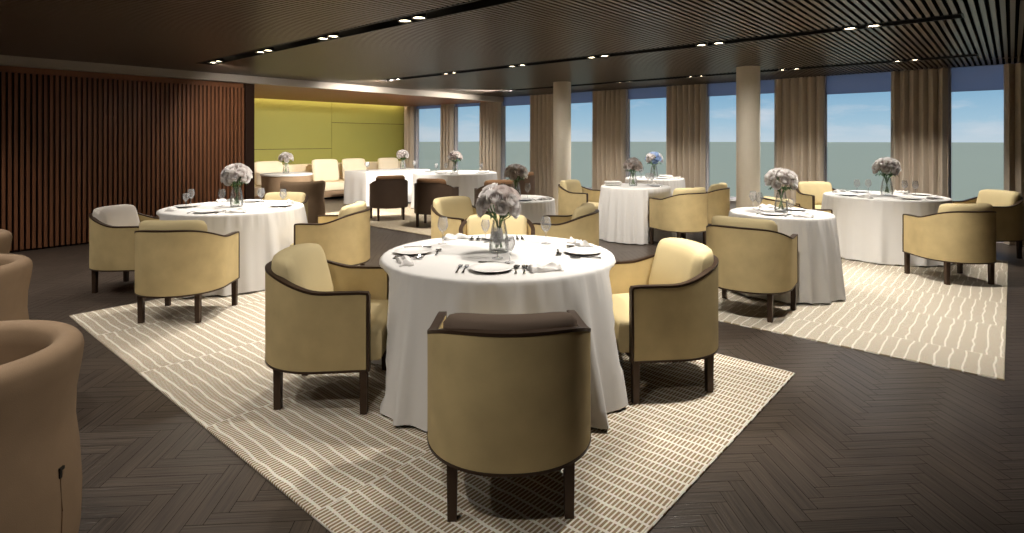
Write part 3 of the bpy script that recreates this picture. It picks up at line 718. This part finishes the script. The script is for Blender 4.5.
# ------------------------------------------------------------------ table settings
b = MB(); b.lathe([(.01, 0), (.070, 0), (.075, .003), (.085, .006), (.1185, .0135), (.1205, .0155)], 40, 1, cap=False); b.lathe([(.1205, .0155), (.118, .0165), (.086, .0085), (.078, .0065), (.002, .006)], 40, 0, cap=False); PLATE = b.mesh('plate', [M['china'], M['china_shade']], ang=60)  # underside greyed to paint in the shade line below the rim
def cutlery(kind):
    b = MB(); L_ = .19
    def bar(pts):  # (t, halfwidth, z)
        b.loft([[(-w_, t_, z_), (w_, t_, z_), (w_*.8, t_, z_+.0028), (-w_*.8, t_, z_+.0028)] for t_, w_, z_ in pts], True, True, True)
    if kind == 'fork':
        bar([(-.095, .006, .002), (-.085, .008, .002), (-.05, .0045, .004), (.02, .003, .009), (.035, .008, .008), (.048, .0115, .005)])
        for x in (-.0095, -.0032, .0032, .0095): b.loft([[(x-w_, t_, z_), (x+w_, t_, z_), (x+w_, t_, z_+.0024), (x-w_, t_, z_+.0024)] for t_, w_, z_ in ((.046, .0022, .005), (.07, .002, .003), (.095, .0012, .006))], True, True, True)
    else:
        bar([(-.095, .006, .002), (-.085, .008, .002), (-.05, .0045, .004), (.02, .003, .009), (.038, .005, .008)])
        rings = []
        for k in range(9):
            a = pi*k/8; t_ = .062-.030*cos(a); w_ = max(.0008, .0195*sin(a)**.8); d_ = .006*sin(a)
            rings.append([(-w_, t_, .010), (-w_*.5, t_, .010-d_*.8), (0, t_, .010-d_), (w_*.5, t_, .010-d_*.8), (w_, t_, .010), (w_*.5, t_, .0115-d_*.8), (0, t_, .0115-d_), (-w_*.5, t_, .0115-d_*.8)])
        b.loft(rings, True, True, True)
    return b.mesh(kind, M['steel'], ang=50)
FORK, SPOON = cutlery('fork'), cutlery('spoon')
def napkin_mesh(seed):
    rnd = random.Random(seed); b = MB(); nx, ny = 22, 10; rings = []
    p1, p2 = rnd.uniform(0, 6), rnd.uniform(0, 6)
    def hgt(u, v): return .006 + .016*abs(sin(3.1*u+p1))*(1-.5*abs(v)) + .012*max(0, cos(5*v+2.2*u+p2)) + .010*(1-abs(v))
    def pos(i, j, top):
        u = -1+2*i/nx; v = -1+2*j/ny; pinch = .52+.48*abs(u)**.8
        return (.088*u + .01*sin(4*v+p1), .045*v*pinch + .008*sin(5*u+p2), (hgt(u, v) if top and abs(u) < .999 and abs(v) < .999 else .0012 if not top else .005))
    for i in range(nx+1): rings.append([pos(i, j, True) for j in range(ny+1)] + [pos(i, j, False) for j in range(ny, -1, -1)])
    b.loft(rings, True, True, True); return b.mesh('napkin', M['napkin'], ang=60)
NAPK = [napkin_mesh(s) for s in (1, 2, 3)]
def glass_mesh(h, br):
    b = MB(); st = h*.42
    b.lathe([(br*.95, 0), (br*.95, .002), (.006, .006), (.0038, .015), (.0038, st-.012), (.010, st), (br*.72, st+.02), (br, st+.045), (br*.96, st+.065), (br*.74, h),
             (br*.72, h), (br*.93, st+.065), (br*.96, st+.045), (br*.68, st+.022), (.004, st+.006)], 24)
    return b.mesh('wine_glass', M['glass'], ang=50)
GL = [glass_mesh(.185, .037), glass_mesh(.15, .032)]
def single(name, me, x, y, z, rz, label, cat, group, s=1):
    o = link(name, me, None, (x, y, z), rz); tag(o, label, cat, group)
    if s != 1: o.scale = (s, s, s)
    return o
def setting(key, deg, where, rp_=None, full=True, side='', ns=0, s=1):
    cx, cy, r, H = TB[key]; a = radians(deg); z = H+.0015
    ox, oy = cos(a), sin(a); tx, ty = -oy, ox           # tangent: the diner looks inward, his right hand lies along -t... flipped below
    tx, ty = oy*-1, ox
    R = rp_ if rp_ else r-.20
    def at(o_, t_): return (cx+ox*(R+o_)-tx*t_*-1*-1, cy+oy*(R+o_)-ty*t_*-1*-1)
    rz = a + pi/2                                       # local +y points inward
    x, y = at(0, 0); single('plate', PLATE, x, y, z, 0, 'white dinner plate ' + where, 'plate', 'dinner plates', s)
    x, y = at(.0, -.30*s); single('napkin', NAPK[ns % 3], x, y, z, rz + .35, 'crumpled white napkin ' + where, 'napkin', 'napkins', s)
    x, y = at(.0, .145*s); single('fork', FORK, x, y, z, rz, 'inner silver fork ' + where, 'fork', 'forks', s)
    x, y = at(.0, -.140*s); single('spoon', SPOON, x, y, z, rz, 'inner silver spoon ' + where, 'spoon', 'spoons', s)
    if full:
        x, y = at(.0, .180*s); single('fork', FORK, x, y, z, rz, 'outer silver fork ' + where, 'fork', 'forks')
        x, y = at(.0, -.186*s); single('spoon', SPOON, x, y, z, rz, 'outer silver spoon ' + where, 'spoon', 'spoons')
        x, y = at(-.155, 0); single('spoon', SPOON, x, y, z, rz+pi/2, 'dessert spoon lying across above the plate ' + where, 'spoon', 'spoons')
def glass(key, dx, dy, where, k=0, s=1):
    cx, cy, r, H = TB[key]; single('wine_glass', GL[k], cx+dx, cy+dy, H+.001, 0, ('tall clear wine glass ' if k == 0 else 'small clear wine glass ') + where, 'glass', 'wine glasses', s)
setting('front', -52, 'facing the taupe-cushion chair', .49, ns=0)
setting('front', -138, 'on the slatted wall side of the front table', .54, ns=1)
setting('front', 40, 'on the window side of the front table', .54, ns=2)
setting('front', 133, 'behind the vase on the front table', .52, ns=1)
glass('front', -.50, -.02, 'on the slatted wall edge of the front table'); glass('front', .03, .46, 'on the window edge of the front table')
glass('front', .115, -.13, 'directly before the front vase'); glass('front', .25, -.17, 'beside the front vase, toward the windows', 1); glass('front', -.36, .26, 'behind the front vase', 1)
W_ = 'on the table by the slatted wall'
setting('wall', -52, 'near the back-turned chair ' + W_, .50, False); setting('wall', -135, 'near the grey cushion ' + W_, .50, False, ns=1); setting('wall', 45, 'far from the wall ' + W_, .50, False, ns=2); setting('wall', 135, 'on the alcove side ' + W_, .50, False, ns=0)
for dx, dy, k, s_ in ((-.42, -.28, 0, 'first in line ' ), (-.34, -.36, 1, 'second in line '), (-.16, -.06, 0, 'next to the vase '), (.06, .27, 0, 'just behind the vase '), (.34, .38, 0, 'at the alcove edge ')): glass('wall', dx, dy, s_ + W_, k)
W_ = 'on the single-chair table'
setting('single', -88, 'nearest its chair '.replace('nearest', 'close to') + W_, .27, False, s=.9); setting('single', 80, 'at the vacant side ' + W_, .27, False, ns=1, s=.9)
for dx, dy, k, s_ in ((-.20, -.02, 0, 'before the vase '), (-.30, .10, 0, 'by the window side edge '), (.14, -.16, 1, 'closer to the chair ')): glass('single', dx, dy, s_ + W_, k)
W_ = 'on the last window table'
for i, (d, q) in enumerate(((-48, 'by the back-turned chair '), (-135, 'by the peeking chair '), (45, 'by the last curtain '), (135, 'by the broad curtain '))): setting('window', d, q + W_, .48, False, ns=i)
for dx, dy, k, s_ in ((-.33, .12, 0, 'first of two on the vase side '), (-.22, .25, 0, 'second of two on the vase side '), (.18, .34, 0, 'first of two by the curtain '), (.30, .30, 0, 'second of two by the curtain ')): glass('window', dx, dy, s_ + W_, k)
W_ = 'on the small table behind the front bouquet'
setting('slim', -30, 'beside the vase ' + W_, .28, False, s=.9, ns=1)
for dx, dy, s_ in ((-.12, -.10, 'before the vase '), (.14, .06, 'past the vase ')): glass('slim', dx, dy, s_ + W_, 0)
W_ = 'on the napkin table'
setting('napkin', 30, 'behind the vase ' + W_, .30, False, s=.9)
for dx, dy, s_ in ((.05, .30, 'by the edge '), (.16, .22, 'behind the vase ')): glass('napkin', dx, dy, s_ + W_, 0)
W_ = 'on the wide corner table'
for i, (d, q) in enumerate(((-70, 'toward us '), (20, 'at the curtain end '), (-150, 'at the bench end '))): setting('corner', d, q + W_, .66, False, ns=i)
for dx, dy, s_ in ((-.30, -.30, 'before the vase '), (-.18, -.12, 'beside the vase '), (.50, .30, 'at the curtain end ')): glass('corner', dx, dy, s_ + W_, 0, 1.1)
W_ = 'on the blue bouquet table'
for dx, dy, s_ in ((-.24, -.10, 'before the vase '), (-.30, .06, 'behind the vase ')): glass('blue', dx, dy, s_ + W_, 0, 1.1)
setting('blue', -40, 'toward the near column ' + W_, .3, False, ns=2)
W_ = 'on the long alcove table'
for dx, dy, s_ in ((-.1, -.55, 'at the near end '), (-.2, -.45, 'close to the near end '), (.05, .75, 'past the bouquet ')): glass('long', dx, dy, s_ + W_, 0, 1.1)
def folded(key, dx, dy, rz, label, z=0):
    cx, cy, r, H = TB[key]; b = pillow((-.12, -.085, 0), (.12, .085, .032), .014)
    o = b.obj('folded_napkin', M['napkin'], None, (cx+dx, cy+dy, H+.0015+z)); o.rotation_euler = (0, 0, rz); tag(o, label, 'napkin', 'folded grey napkins')
folded('napkin', -.30, -.16, .6, 'folded grey napkin lying on the cloth at the pile by the window table vase'); folded('napkin', -.30, -.16, .75, 'folded grey napkin on top of the pile by the window table vase', .034)
folded('blue', .05, .36, .4, 'folded white napkin at the chair edge of the blue bouquet table')

# ------------------------------------------------------------------ downlights
b = MB(); b.lathe([(.066, .03), (.066, -.012), (.058, -.012), (.056, .004)], 24, cap=False); HOUS = b.mesh('housing', M['black'], ang=40)
b = MB(); b.lathe([(.0565, .002), (.050, -.002), (.02, -.005)], 24); LENS = b.mesh('lens', M['lens'], ang=60)
ordw = ('first', 'second', 'third', 'fourth', 'fifth', 'sixth')
for yi, y in enumerate(SLOT_Y):
    for xi, x in enumerate(LAMP_X):
        if yi == 0 and xi > 3: continue
        for s in (-1, 1):
            t = empty('downlight', (x+s*.1, y, 2.60)); sp = SPOTS[(x, y, s)]
            tag(t, 'round downlight, %s of the %s pair from the slatted wall in the %s ceiling slot' % ('wallward' if s < 0 else 'windowward', ordw[xi], ('front', 'middle', 'window-side')[yi]), 'light', 'downlights in the ceiling slots')
            link('housing', HOUS, t); link('lens', LENS, t)
            b = MB()
